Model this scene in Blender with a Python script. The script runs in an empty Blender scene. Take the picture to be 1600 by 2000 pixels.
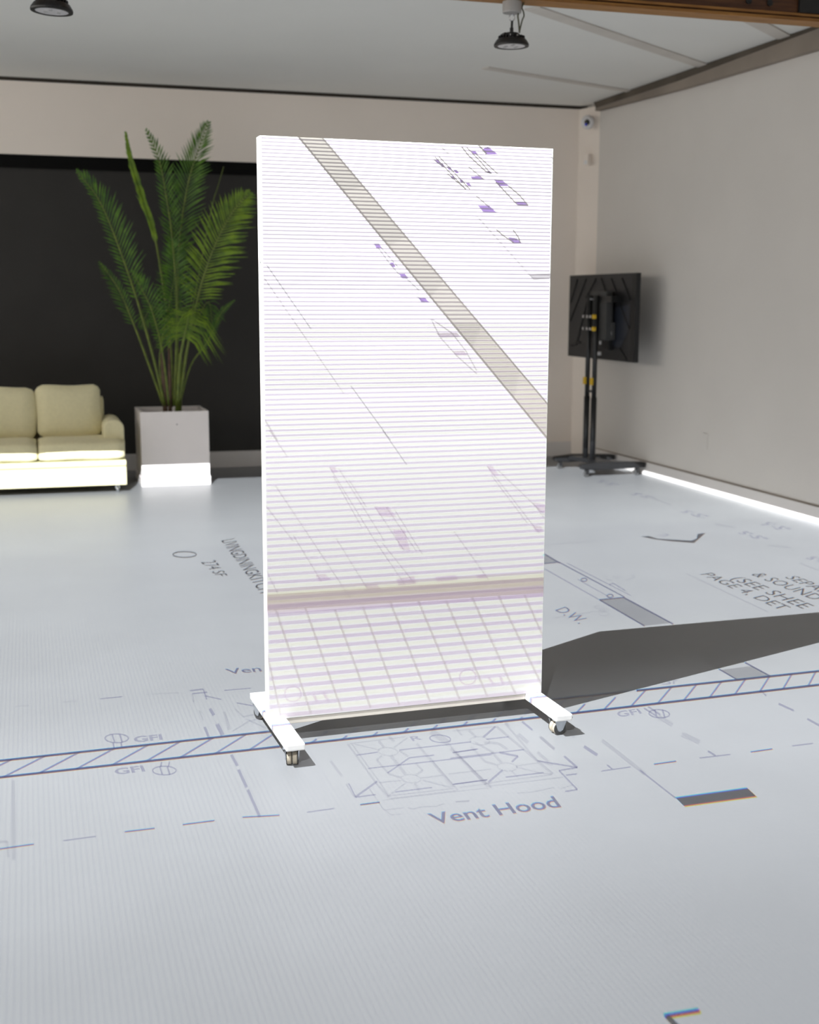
import bpy, bmesh, math, random
import numpy as np
from mathutils import Vector, Matrix

# ------------------------------------------------------------------ camera
FPX, PITCH, ROLL, CAMH, YAW = 2470.2, .1655, .0039, 1.7963, .2919
scene = bpy.context.scene
col = scene.collection

def _rot(a):
    c, s = math.cos(YAW), math.sin(YAW)
    return Vector((c*a[0]+s*a[1], -s*a[0]+c*a[1], a[2]))
_F = Vector((0, math.cos(PITCH), -math.sin(PITCH)))
_R0 = Vector((1, 0, 0))
_U0 = _R0.cross(_F)
_R = _R0*math.cos(ROLL)+_U0*math.sin(ROLL)
_U = -_R0*math.sin(ROLL)+_U0*math.cos(ROLL)
CF, CR, CU = _rot(_F), _rot(_R), _rot(_U)
CAM = Vector((0, 0, CAMH))

cam_data = bpy.data.cameras.new('camera')
cam = bpy.data.objects.new('camera', cam_data)
col.objects.link(cam)
M3 = Matrix((CR, CU, -CF)).transposed()
cam.matrix_world = Matrix.Translation(CAM) @ M3.to_4x4()
cam_data.sensor_fit = 'VERTICAL'
cam_data.sensor_height = 36
cam_data.sensor_width = 36
cam_data.lens = FPX/2000*36
cam_data.clip_end = 100
cam_data.dof.use_dof = True
cam_data.dof.focus_distance = 5.25
cam_data.dof.aperture_fstop = 2.6
scene.camera = cam

vs = scene.view_settings
vs.view_transform = 'Standard'
vs.look = 'None'
vs.exposure = 0.0
vs.gamma = 1
vs.use_curve_mapping = False
scene.cycles.transparent_max_bounces = 64
scene.cycles.max_bounces = 6
scene.cycles.diffuse_bounces = 5
scene.cycles.glossy_bounces = 2
scene.cycles.transmission_bounces = 1

world = bpy.data.worlds.new('world')
scene.world = world
world.use_nodes = True
world.node_tree.nodes['Background'].inputs[0].default_value = (.8, .85, 1, 1)
world.node_tree.nodes['Background'].inputs[1].default_value = 0.05

# projector lamps (the housings with their slides are built further down)
P1 = Vector((-1.35, 3.70, 5.0))      # throws the plan over the whole floor
P2 = Vector((-1.10, -1.00, 5.0))     # weaker second projector, overlapping in the near half
E1, E2 = 1.0, .16
POWER = 2375.0

YSIGN = 1.0
def lamp_nodes(light, strength, ramp=()):
    """keystone-corrected projector lamp: even light on the floor plane"""
    light.use_nodes = True
    nt = light.node_tree
    em = nt.nodes['Emission']
    tc = nt.nodes.new('ShaderNodeTexCoord')
    sep = nt.nodes.new('ShaderNodeSeparateXYZ')
    nt.links.new(tc.outputs['Normal'], sep.inputs[0])
    def math_(op, a, b=None, c=None):
        n = nt.nodes.new('ShaderNodeMath'); n.operation = op
        for i, v in enumerate((a, b, c)):
            if v is None: continue
            if isinstance(v, (int, float)): n.inputs[i].default_value = v
            else: nt.links.new(v, n.inputs[i])
        return n.outputs[0]
    az = math_('MAXIMUM', math_('ABSOLUTE', sep.outputs[2]), .12)
    inv = math_('DIVIDE', 1.0, az)
    out = math_('MULTIPLY', math_('POWER', inv, 3.0), strength)
    # soft edge blending across the throw: steps along dy/dz (k0 -> value a, k1 -> value b)
    ratio = math_('MULTIPLY', math_('MULTIPLY', sep.outputs[1], inv), YSIGN)
    for k0, k1, va, vb in ramp:
        mr = nt.nodes.new('ShaderNodeMapRange'); mr.interpolation_type = 'SMOOTHSTEP'
        nt.links.new(ratio, mr.inputs[0])
        mr.inputs[1].default_value = k0; mr.inputs[2].default_value = k1
        mr.inputs[3].default_value = va; mr.inputs[4].default_value = vb
        out = math_('MULTIPLY', out, mr.outputs[0])
    nt.links.new(out, em.inputs['Strength'])

def lamp(name, P, strength, color, ramp=(), weight=1.0):
    l = bpy.data.lights.new(name, 'POINT')
    l.energy = POWER*weight
    l.shadow_soft_size = 0.0
    l.color = color
    lamp_nodes(l, strength/weight, ramp)
    o = bpy.data.objects.new(name, l)
    o.location = P
    col.objects.link(o)
    return o
lamp_main = lamp('projector_lamp', P1, E1, (.95, .985, 1.0), ramp=((-.34, .25, .66, 1.0), (1.1, 1.78, 1.0, .54)), weight=3.0)
lamp_side = lamp('projector_lamp', P2, E2, (.97, .99, 1.0), ramp=((.80, 1.10, .25, 1.0), (1.15, 1.36, 1.0, 0.0)), weight=.3)

# ------------------------------------------------------------------ picture -> place
def ray(x, y): return CF + CR*((x-800)/FPX) - CU*((y-1000)/FPX)
def fl(x, y, z=0.0):
    d = ray(x, y); return CAM + d*((z-CAMH)/d.z)
def on_x(x, y, X):
    d = ray(x, y); return CAM + d*(X/d.x)
def on_y(x, y, Y):
    d = ray(x, y); return CAM + d*(Y/d.y)

# ------------------------------------------------------------------ materials
def mat(name, color, rough=.6, noise=0.0, nscale=8.0, metal=0.0, spec=.5, bump=0.0, bscale=60.0, c2=None, coat=0.0, sheen=0.0):
    m = bpy.data.materials.new(name); m.use_nodes = True
    nt = m.node_tree; b = nt.nodes['Principled BSDF']
    b.inputs['Roughness'].default_value = rough
    b.inputs['Metallic'].default_value = metal
    b.inputs['Specular IOR Level'].default_value = spec
    if coat: b.inputs['Coat Weight'].default_value = coat
    if sheen: b.inputs['Sheen Weight'].default_value = sheen
    tc = nt.nodes.new('ShaderNodeTexCoord')
    n = nt.nodes.new('ShaderNodeTexNoise'); n.inputs['Scale'].default_value = nscale; n.inputs['Detail'].default_value = 5
    nt.links.new(tc.outputs['Object'], n.inputs['Vector'])
    r = nt.nodes.new('ShaderNodeValToRGB')
    c2 = c2 or tuple(max(0, c*(1-noise)) for c in color)
    r.color_ramp.elements[0].position = .35; r.color_ramp.elements[1].position = .65
    r.color_ramp.elements[0].color = (*c2, 1); r.color_ramp.elements[1].color = (*color, 1)
    nt.links.new(n.outputs['Fac'], r.inputs[0]); nt.links.new(r.outputs[0], b.inputs['Base Color'])
    if bump:
        n2 = nt.nodes.new('ShaderNodeTexNoise'); n2.inputs['Scale'].default_value = bscale; n2.inputs['Detail'].default_value = 3
        nt.links.new(tc.outputs['Object'], n2.inputs['Vector'])
        bp = nt.nodes.new('ShaderNodeBump'); bp.inputs['Strength'].default_value = bump; bp.inputs['Distance'].default_value = .01
        nt.links.new(n2.outputs['Fac'], bp.inputs['Height']); nt.links.new(bp.outputs[0], b.inputs['Normal'])
    return m

def filter_mat(name, color):
    m = bpy.data.materials.new(name); m.use_nodes = True
    nt = m.node_tree; nt.nodes.remove(nt.nodes['Principled BSDF'])
    t = nt.nodes.new('ShaderNodeBsdfTransparent'); t.inputs[0].default_value = (*color, 1)
    nt.links.new(t.outputs[0], nt.nodes['Material Output'].inputs[0])
    return m

def wood_mat(name, a, b, scale=3.0):
    m = bpy.data.materials.new(name); m.use_nodes = True
    nt = m.node_tree; p = nt.nodes['Principled BSDF']; p.inputs['Roughness'].default_value = .55
    tc = nt.nodes.new('ShaderNodeTexCoord'); mp = nt.nodes.new('ShaderNodeMapping')
    mp.inputs['Scale'].default_value = (1.2, 14, 14)
    n = nt.nodes.new('ShaderNodeTexNoise'); n.inputs['Scale'].default_value = scale; n.inputs['Detail'].default_value = 7
    r = nt.nodes.new('ShaderNodeValToRGB')
    r.color_ramp.elements[0].position = .3; r.color_ramp.elements[1].position = .7
    r.color_ramp.elements[0].color = (*a, 1); r.color_ramp.elements[1].color = (*b, 1)
    nt.links.new(tc.outputs['Object'], mp.inputs[0]); nt.links.new(mp.outputs[0], n.inputs['Vector'])
    nt.links.new(n.outputs['Fac'], r.inputs[0]); nt.links.new(r.outputs[0], p.inputs['Base Color'])
    return m

MT = dict(
    floor=mat('grey_floor_paint', (.220, .226, .237), .40, .05, 1.3, spec=.28, bump=.02, bscale=30),
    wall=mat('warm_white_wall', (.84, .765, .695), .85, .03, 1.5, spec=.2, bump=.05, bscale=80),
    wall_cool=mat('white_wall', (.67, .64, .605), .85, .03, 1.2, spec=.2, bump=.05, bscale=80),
    black=mat('black_wall_paint', (.036, .034, .032), .75, .1, 2.0, spec=.3),
    recess_shade=mat('recess_shade_black', (.006, .006, .006), .9, .1, 2.0, spec=.1),
    ceil=mat('white_ceiling', (.76, .75, .715), .9, .03, .8, spec=.1),
    seam=mat('ceiling_seam', (.62, .58, .53), .9, .08, 3, spec=.1),
    gap=mat('gap_shade_brown', (.05, .042, .035), .9, .2, 3, spec=.1),
    dusty=mat('dusty_trim', (.30, .255, .215), .9, .25, 1.2, spec=.1),
    ledger_shade=mat('ledger_shade_brown', (.13, .11, .09), .9, .3, 2, spec=.1),
    base=mat('white_baseboard', (.70, .67, .65), .5, .02, 3),
    roof=mat('roof_lining', (.6, .58, .55), .9, .05, 1, spec=.1),
    beam=wood_mat('dark_timber', (.055, .018, .006), (.12, .045, .014)),
    beam_edge=wood_mat('orange_timber', (.22, .09, .018), (.40, .19, .045)),
    steel_black=mat('black_steel', (.012, .012, .013), .45, .1, 20),
    board=mat('white_panel_paint', (.64, .635, .63), .5, .015, 3, spec=.3, bump=.03, bscale=120),
    rail=mat('primed_rail', (.60, .56, .50), .6, .05, 10),
    foot=mat('white_painted_wood', (.68, .675, .665), .5, .02, 12),
    zinc=mat('zinc_plate', (.55, .58, .62), .3, .1, 40, metal=.9),
    tyre=mat('tan_wheel_tread', (.42, .37, .29), .6, .1, 30),
    rubber=mat('dark_rubber', (.05, .05, .05), .6, .1, 30),
    sofa=mat('pale_yellow_linen', (.76, .70, .45), .9, .05, 30, spec=.2, bump=.25, bscale=500, sheen=.2),
    sofa_line=mat('sofa_piping', (.42, .40, .22), .9, .05, 30, spec=.1),
    chrome=mat('caster_chrome', (.75, .78, .8), .2, .05, 30, metal=1),
    planter=mat('white_planter', (.88, .83, .82), .5, .02, 5),
    soil=mat('potting_soil', (.09, .07, .055), .95, .4, 30),
    leaf=mat('palm_leaf', (.085, .19, .008), .45, .5, 12, spec=.4, c2=(.03, .085, .008)),
    leaf_b=mat('palm_leaf_young', (.18, .29, .012), .45, .4, 12, spec=.4, c2=(.08, .15, .01)),
    stem=mat('palm_stem', (.16, .21, .03), .5, .3, 15, c2=(.09, .13, .02)),
    stem_br=mat('palm_stem_brown', (.17, .11, .075), .7, .3, 15),
    tvback=mat('tv_back_plastic', (.015, .015, .017), .42, .15, 6, spec=.4),
    tvrib=mat('tv_rib', (.006, .006, .007), .5, .1, 6),
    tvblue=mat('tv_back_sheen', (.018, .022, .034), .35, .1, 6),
    black_metal=mat('stand_metal', (.010, .010, .011), .4, .1, 10, spec=.5),
    yellow=mat('yellow_clip', (.72, .46, .02), .5, .1, 20),
    bright=mat('bright_screw', (.75, .75, .77), .25, .1, 30, metal=.8),
    white_plastic=mat('white_plastic', (.72, .71, .72), .4, .02, 10),
    glass_black=mat('black_lens', (.004, .004, .006), .08, .1, 10, spec=.8),
    blue=mat('blue_indicator', (.02, .03, .6), .3, .05, 10),
    lens=mat('lamp_lens', (.62, .60, .60), .3, .05, 10),
    grey_box=mat('grey_metal_box', (.42, .41, .40), .6, .1, 15),
    cable=mat('olive_cable', (.10, .10, .06), .6, .1, 15),
    body_grey=mat('projector_shell', (.25, .25, .26), .5, .05, 10),
)

def lit_mat(name, color, strength):
    m = bpy.data.materials.new(name); m.use_nodes = True
    b = m.node_tree.nodes['Principled BSDF']
    b.inputs['Base Color'].default_value = (.8, .8, .8, 1)
    b.inputs['Emission Color'].default_value = (*color, 1); b.inputs['Emission Strength'].default_value = strength
    return m
MT['fill_glow'] = lit_mat('fill_pane_glow', (1.0, .95, .87), 5.2)  # invented fill light for the room, no known daylight source

# ------------------------------------------------------------------ mesh helpers
def link(name, me, material, parent=None, smooth=False):
    me.materials.clear()
    if material: me.materials.append(material)
    o = bpy.data.objects.new(name, me)
    col.objects.link(o)
    if parent: o.parent = parent
    if smooth:
        for p in me.polygons: p.use_smooth = True
    return o

class MB:
    def __init__(s): s.v = []; s.f = []
    def add(s, vs, fs):
        n = len(s.v); s.v += [tuple(v) for v in vs]; s.f += [tuple(i+n for i in f) for f in fs]; return s
    def box(s, x0, y0, z0, x1, y1, z1):
        v = [(x, y, z) for z in (z0, z1) for y in (y0, y1) for x in (x0, x1)]
        return s.add(v, [(0, 2, 3, 1), (4, 5, 7, 6), (0, 1, 5, 4), (2, 6, 7, 3), (0, 4, 6, 2), (1, 3, 7, 5)])
    def obox(s, c, ax, ay, az):
        c, ax, ay, az = map(Vector, (c, ax, ay, az))
        v = [c+ax*a+ay*b+az*d for d in (-1, 1) for b in (-1, 1) for a in (-1, 1)]
        return s.add(v, [(0, 2, 3, 1), (4, 5, 7, 6), (0, 1, 5, 4), (2, 6, 7, 3), (0, 4, 6, 2), (1, 3, 7, 5)])
    def tube(s, pts, r, n=10, caps=True):
        pts = [Vector(p) for p in pts]
        rs = r if isinstance(r, (list, tuple)) else [r]*len(pts)
        ref = None; rings = []
        for i, p in enumerate(pts):
            t = (pts[min(i+1, len(pts)-1)]-pts[max(i-1, 0)]).normalized()
            if ref is None:
                ref = t.cross(Vector((0, 0, 1)))
                if ref.length < .05: ref = t.cross(Vector((1, 0, 0)))
            u = (ref - t*ref.dot(t)).normalized(); w = t.cross(u); ref = u
            rings.append([p+(u*math.cos(2*math.pi*k/n)+w*math.sin(2*math.pi*k/n))*rs[i] for k in range(n)])
        fs = []
        for i in range(len(rings)-1):
            for k in range(n):
                a, b = i*n+k, i*n+(k+1) % n
                fs.append((a, b, b+n, a+n))
        if caps:
            fs.append(tuple(range(n-1, -1, -1))); fs.append(tuple(range((len(rings)-1)*n, len(rings)*n)))
        return s.add([v for r_ in rings for v in r_], fs)
    def lathe(s, prof, c=(0, 0, 0), n=32, axis='z', caps=True):
        c = Vector(c); vs = []
        for r, h in prof:
            for k in range(n):
                a = 2*math.pi*k/n
                if axis == 'z': p = (r*math.cos(a), r*math.sin(a), h)
                elif axis == 'x': p = (h, r*math.cos(a), r*math.sin(a))
                else: p = (r*math.cos(a), h, -r*math.sin(a))
                vs.append(c+Vector(p))
        fs = []
        for i in range(len(prof)-1):
            for k in range(n):
                a, b = i*n+k, i*n+(k+1) % n
                fs.append((a, b, b+n, a+n))
        if caps: fs.append(tuple(range(n-1, -1, -1))); fs.append(tuple(range((len(prof)-1)*n, len(prof)*n)))
        return s.add(vs, fs)
    def prism(s, poly, d):
        d = Vector(d); n = len(poly); p = [Vector(q) for q in poly]
        fs = [tuple(range(n-1, -1, -1)), tuple(range(n, 2*n))]+[(i, (i+1) % n, (i+1) % n+n, i+n) for i in range(n)]
        return s.add(p+[q+d for q in p], fs)
    def mesh(s, name):
        me = bpy.data.meshes.new(name); me.from_pydata(s.v, [], s.f); me.update()
        bm = bmesh.new(); bm.from_mesh(me)
        bmesh.ops.recalc_face_normals(bm, faces=bm.faces); bm.to_mesh(me); bm.free()
        return me
    def build(s, name, material, parent=None, bevel=0.0, smooth=False, seg=2):
        me = s.mesh(name)
        if bevel:
            bm = bmesh.new(); bm.from_mesh(me)
            bmesh.ops.bevel(bm, geom=[e for e in bm.edges if e.is_manifold and e.calc_face_angle(0) > .5], offset=bevel, segments=seg, profile=.7, affect='EDGES', clamp_overlap=True)
            bm.to_mesh(me); bm.free()
        return link(name, me, MT[material] if isinstance(material, str) else material, parent, smooth)

def empty(name, loc, rz=0.0):
    o = bpy.data.objects.new(name, None); o.location = loc; o.rotation_euler = (0, 0, rz); o.empty_display_size = .1
    col.objects.link(o); return o
def tag(o, label, cat, group=None):
    o['label'] = label; o['category'] = cat
    if group: o['group'] = group
    return o
def struct(o, label=None):
    o['kind'] = 'structure'
    if label: o['label'] = label
    return o

def cushion_mesh(name, hx, hy, hz, r, puff=(0, 0, 0), cuts=9, seed=0, wob=0.006):
    bm = bmesh.new(); bmesh.ops.create_cube(bm, size=2)
    bmesh.ops.subdivide_edges(bm, edges=bm.edges[:], cuts=cuts, use_grid_fill=True)
    H = Vector((hx, hy, hz)); rnd = random.Random(seed); ph = [rnd.uniform(0, 6) for _ in range(6)]
    for v in bm.verts:
        q = v.co.copy()
        p = Vector([q[i]*H[i] for i in range(3)])
        inner = Vector([max(-H[i]+r, min(H[i]-r, p[i])) for i in range(3)])
        d = p-inner
        if d.length > 1e-6: p = inner+d.normalized()*r
        g = [max(0, 1-q[i]**2) for i in range(3)]
        for i in range(3):
            o = [g[j] for j in range(3) if j != i]
            if abs(q[i]) > .99: p[i] += math.copysign(puff[i]*(o[0]*o[1])**.5, q[i])
        p += Vector((math.sin(p.z*13+ph[0]+p.y*9), math.sin(p.x*11+ph[1]+p.z*7), math.sin(p.x*12+ph[2]+p.y*8)))*wob
        v.co = p
    me = bpy.data.meshes.new(name); bm.to_mesh(me); bm.free()
    for f in me.polygons: f.use_smooth = True
    return me

# ------------------------------------------------------------------ the room
XL, XR, YN, YB = -6.5, 6.19, -6.0, 13.66
ZC, ZT, ZR = 3.97, 3.23, 6.2          # low ceiling, top of black wall, high roof over the near part
YBEAM = 8.52

struct(MB().box(XL, YN, -.1, XR, YB, 0).build('floor', 'floor'), 'smooth light grey painted floor with a projected house plan')
struct(MB().box(XL, YB-.0, ZT, XR+.2, YB+.3, ZC-.035).build('wall_back', 'wall'), 'warm white upper back wall')
bw = struct(MB().box(XL, YB+.06, 0, 2.95, YB+.3, ZT).build('wall_back_lower', 'black'), 'black painted lower back wall')
struct(MB().box(2.95, YB, 0, XR+.2, YB+.3, ZT).build('wall_back_side', 'wall'), 'warm white lower back wall beside the corner')
struct(MB().box(XL, YB+.03, ZT-.13, 2.95, YB+.06, ZT).build('trim_1', 'recess_shade'), 'deep black strip painted as recess shade along the top of the black wall')  # near-black colour paints in the shade under the upper wall
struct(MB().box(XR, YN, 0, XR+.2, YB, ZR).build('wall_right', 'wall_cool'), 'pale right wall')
wl_ = MB().box(XL-.2, YN, 0, XL, YB, 2.0).box(XL-.2, YN, 3.9, XL, YB, ZR)
WY = [(-4.6+i*2.6, -2.6+i*2.6) for i in range(7)]
edges = [YN]+[v for w in WY for v in w]+[YB]
for a, b in zip(edges[::2], edges[1::2]): wl_.box(XL-.2, a, 2.0, XL, b, 3.9)
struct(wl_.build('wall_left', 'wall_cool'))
for i, (a, b) in enumerate(WY):  # added out of view: glowing panes that lift the walls and ceiling
    f = MB()
    for (ya, za, yb, zb) in ((a, 2.0, a+.05, 3.9), (b-.05, 2.0, b, 3.9), (a, 2.0, b, 2.05), (a, 3.85, b, 3.9), ((a+b)/2-.025, 2.0, (a+b)/2+.025, 3.9)):
        f.box(XL-.12, ya, za, XL-.06, yb, zb)
    wo = struct(f.build('fill_window_%d' % (i+1), 'base'))
    for (ya, yb) in ((a+.05, (a+b)/2-.025), ((a+b)/2+.025, b-.05)):
        MB().box(XL-.10, ya, 2.05, XL-.09, yb, 3.85).build('pane', 'fill_glow', wo)
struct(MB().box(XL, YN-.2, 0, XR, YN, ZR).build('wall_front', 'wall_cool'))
struct(MB().box(XL, YBEAM+.12, ZC, XR, YB+.3, ZC+.08).build('ceiling', 'ceil'), 'white low ceiling with slanting seams')
struct(MB().box(XL, YN, ZR, XR, YBEAM+.2, ZR+.1).build('ceiling_high', 'roof'))
struct(MB().box(XL, YBEAM+.02, ZC+.08, XR, YBEAM+.12, ZR).build('wall_bulkhead', 'roof'))
struct(MB().box(XL, YB-.004, ZC-.035, XR+.1, YB+.29, ZC).build('trim_2', 'gap'), 'dark strip painted as shadow between back wall and ceiling')  # solid strip whose dark colour stands for the shadow in the slot
# corner strip between back and right wall
cb = on_y(1152, 400, YB); cr_ = on_x(1197, 400, XR)
struct(MB().prism([(min(cb.x, XR-.10), YB, 0), (XR, YB-.34, 0), (XR, YB, 0)], (0, 0, ZC-.035)).build('trim_3', 'wall'), 'narrow slanting strip in the corner of the walls')
# dusty ledger along the top of the right wall
struct(MB().prism([(XR-.07, YBEAM, ZC-.195), (XR-.07, 11.4, ZC-.158), (XR-.07, YB-.36, ZC-.10), (XR-.07, YB-.36, ZC-.07), (XR-.07, 11.4, ZC-.075), (XR-.07, YBEAM, ZC-.02)], (.07, 0, 0)).build('trim_4', 'dusty'), 'dusty ledger under the ceiling of the right wall')
struct(MB().prism([(XR-.066, YBEAM, ZC-.02), (XR-.066, 11.4, ZC-.075), (XR-.066, YB-.36, ZC-.07), (XR-.066, YB-.30, ZC), (XR-.066, YBEAM, ZC)], (.066, 0, 0)).build('trim_5', 'ledger_shade'))  # dark brown wedge paints in the shading above the ledger
for i, (a, b, w) in enumerate((((6.15, 11.0), (3.6, 9.2), .07), ((6.15, 9.66), (5.2, 8.9), .07), ((6.15, 12.52), (4.25, 11.72), .05))):
    a = Vector((*a, ZC)); b = Vector((*b, ZC)); d = (b-a).normalized(); n = Vector((-d.y, d.x, 0))
    if i == 0: b = a+d*2.95
    if i == 1: b = a+d*1.25
    struct(MB().obox((a+b)/2+Vector((0, 0, -.006)), (b-a)/2, n*w, (0, 0, .006)).build('trim_%d' % (6+i), 'seam', bevel=.003), 'slanting seam strip on the ceiling')
# baseboards
struct(MB().box(XR-.022, 5.0, 0, XR, YB-.34, .135).build('baseboard_right', 'base', bevel=.004), 'white baseboard along the right wall')
struct(MB().box(XR-.012, 5.0, .135, XR, YB-.34, .145).build('trim_9', 'dusty'))
struct(MB().box(XL, YB-.005, 0, XR-.1, YB+.06, .17).build('baseboard_back', 'base', bevel=.004), 'pale baseboard along the back wall')
struct(MB().box(XR-.03, 5.0, .17, XR, on_x(1592, 700, XR).y, ZC-.155).build('trim_10', 'wall_cool', bevel=.004), 'flat pale pilaster on the right wall')

# timber beam across the room
bz = 3.80
beam = empty('timber_beam', (0, YBEAM, bz))
y0 = -.145
MB().box(XL, y0+.012, .03, XR, 0, .52).build('beam_core', 'beam', beam)
MB().box(XL, y0-.01, 0, XR, .012, .022).build('bottom_flange', 'beam_edge', beam, bevel=.003)
MB().box(XL, y0-.004, .034, XR, y0+.03, .052).build('edge_strip', 'beam_edge', beam, bevel=.003)
for q in ((1190, -8), (1462, 2), (1503, 6)):
    p = on_y(*q, YBEAM+y0+.012)
    MB().lathe([(.001, -.012), (.022, -.012), (.022, 0)], (p.x, y0+.012, p.z-bz), 12, 'y').build('bolt', 'steel_black', beam)
p = on_y(1578, 20, YBEAM+y0)
MB().box(p.x-.075, y0-.012, .055, XR, y0+.012, .5).build('hanger_plate', 'steel_black', beam)
tag(beam, 'dark brown timber beam with orange lower edge crossing under the ceiling', 'beam')

# ------------------------------------------------------------------ white panel on casters
PL = _rot((-.5723, 4.9654, 0)); PYAW = .3259-YAW
PE = Vector((math.cos(PYAW), math.sin(PYAW), 0)); PN = Vector((-math.sin(PYAW), math.cos(PYAW), 0))
PW, PH, PZ, PT = 1.22, 2.3128, .10, .068
def on_panel(x, y):
    d = ray(x, y); t = (PL-CAM).dot(PN)/d.dot(PN); return CAM+d*t

panel = empty('rolling_panel', PL, PYAW)
bd = MB().box(0, 0, PZ, PW, PT, PZ+PH).build('board', 'board', panel, bevel=.002)
MB().box(-.001, PT-.012, PZ+.01, .0, PT-.009, PZ+PH-.01).build('side_seam', 'rail', bd)
MB().lathe([(.001, 0), (.005, -.001), (.005, .002)], (0, .030, 1.94), 10, 'x').build('screw', 'rubber', bd)
MB().box(.076, .003, PZ-.025, PW-.076, PT-.01, PZ-.001).build('bottom_rail', 'rail', panel, bevel=.002)
for fx in (0.0, PW-.075):
    ft = MB().box(fx, -.312, PZ-.027, fx+.075, .39, PZ-.0005).build('foot', 'foot', panel, bevel=.005)
    for cy in (-.25, .33):
        cx = fx+.038
        turn = -1.45 if fx > .5 else -.3
        if cy > 0: turn = .4
        cst = MB()
        # top plate, fork and axle built round the caster's own centre, then turned
        m = Matrix.Translation((cx, cy, 0)) @ Matrix.Rotation(turn, 4, 'Z')
        def T(mb): mb.v = [tuple(m @ Vector(v)) for v in mb.v]; return mb
        plate = T(MB().box(-.036, -.03, .068, .036, .03, .0728)).build('caster', 'zinc', panel, bevel=.001)
        T(MB().lathe([(.024, .058), (.026, .061), (.026, .068)], (0, .0, 0), 20)).build('swivel', 'zinc', plate, smooth=False)
        for sx in (-1, 1):
            T(MB().prism([(sx*.0245, -.029, .062), (sx*.0245, .027, .062), (sx*.0245, .008, .021), (sx*.0245, -.010, .018), (sx*.0245, -.019, .030)], (sx*.003, 0, 0))).build('fork', 'zinc', plate)
            T(MB().lathe([(.006, -.010*1), (.025, -.010), (.0288, -.006), (.0288, .006), (.025, .010), (.006, .010)], (sx*.012, -.003, .0288), 24, 'x')).build('wheel', 'tyre', plate)
            T(MB().lathe([(.0285, -.0012), (.0288, 0), (.0285, .0012)], (sx*.0215, -.003, .0288), 24, 'x')).build('tyre_rim', 'rubber', plate)
            T(MB().lathe([(.001, 0), (.014, 0), (.014, sx*.0015)], (sx*.0228, -.003, .0288), 16, 'x')).build('hub', 'zinc', plate)
        if fx > .5 and cy < 0:
            T(MB().prism([(-.014, .022, .056), (.014, .022, .056), (.018, .062, .062), (-.018, .062, .062)], (0, 0, .008))).build('brake_pedal', 'rubber', plate, bevel=.002)
tag(panel, 'tall white panel on a wooden base with casters, lit by the projected plan', 'panel')

# ------------------------------------------------------------------ sofa
sx0, sx1, sy0 = -.86, .845, 12.07
sofa = empty('sofa', (0, sy0, 0))
W2 = (sx1-sx0)
base = MB().box(sx0, .0, .075, sx1, .86, .255).build('base', 'sofa', sofa, bevel=.012)
MB().box(sx0+.002, -.004, .250, sx1-.002, .3, .262).build('piping', 'sofa_line', base, bevel=.003)
MB().box(sx0, .004, .262, sx1, .86, .308).build('deck', 'sofa', sofa, bevel=.01)
MB().box(sx0+.01, .01, .305, sx1-.01, .7, .314).build('seat_gap', 'sofa_line', sofa)
cm = (sx0+sx1)/2+.058
for k, (a, b) in enumerate(((sx0, cm), (cm, sx1))):
    me = cushion_mesh('seat_cushion', (b-a)/2-.004, .30, .088, .04, (.0, .006, .018), seed=k, wob=.004)
    link('seat_cushion', me, MT['sofa'], sofa).location = ((a+b)/2, .30, .312+.09)
for k, (a, b) in enumerate(((sx0+.19, cm), (cm, sx1-.185))):
    me = cushion_mesh('back_cushion', (b-a)/2-.006, .10, .245, .055, (.01, .03, .012), seed=k+4, wob=.007)
    o = link('back_cushion', me, MT['sofa'], sofa); o.location = ((a+b)/2, .58, .715+.012*k); o.rotation_euler = (-.17, 0, 0)
MB().box(sx0+.15, .66, .3, sx1-.15, .86, .86).build('backrest', 'sofa', sofa, bevel=.04)
for a in (sx0, sx1-.19):
    prof = [(a, .3), (a, .55)]+[(a+.095-.095*math.cos(t*math.pi/10), .60+.075*math.sin(t*math.pi/10)) for t in range(0, 11)]+[(a+.19, .55), (a+.19, .3)]
    MB().prism([(x, .16, z) for x, z in prof], (0, .66, 0)).build('armrest', 'sofa', sofa, bevel=.018)
    MB().box(a, .12, .3, a+.19, .17, .48).build('arm_front', 'sofa', sofa, bevel=.01)
for x in (sx0+.08, sx1-.085):
    for y in (.06, .78):
        c = MB().lathe([(.004, -.012), (.028, -.012), (.033, 0), (.028, .012), (.004, .012)], (x, y, .033), 20, 'x').build('caster', 'chrome', sofa)
        MB().box(x-.02, y-.012, .04, x+.02, y+.012, .076).build('caster_fork', 'zinc', c)
tag(sofa, 'pale yellow two-seat sofa on small casters against the black wall', 'sofa')

# ------------------------------------------------------------------ planter and palm
px0, px1, py0, py1, pz1 = 1.015, 1.672, 12.42, 13.06, .725
planter = empty('square_planter', ((px0+px1)/2, (py0+py1)/2, 0))
hx, hy, t = (px1-px0)/2, (py1-py0)/2, .03
MB().box(-hx-.008, -hy-.008, 0, hx+.008, hy+.008, .085).build('plinth', 'planter', planter, bevel=.004)
wl = MB()
wl.add([(sx*(hx-i*t), sy*(hy-i*t), z) for z, i in ((.085, 0), (pz1, 0), (pz1, 1), (pz1-.14, 1)) for sx, sy in ((-1, -1), (1, -1), (1, 1), (-1, 1))],
       [(l*4+k, l*4+(k+1) % 4, (l+1)*4+(k+1) % 4, (l+1)*4+k) for l in range(3) for k in range(4)])
wl.build('box_wall', 'planter', planter)
MB().box(-hx+t, -hy+t, pz1-.2, hx-t, hy-t, pz1-.10).build('soil', 'soil', planter)
MB().lathe([(.001, -.001), (.006, -.001), (.006, .002)], (.02, -hy, .60), 8, 'y').build('screw_hole', 'rubber', planter)
tag(planter, 'square white planter box holding the palm', 'planter')

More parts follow.
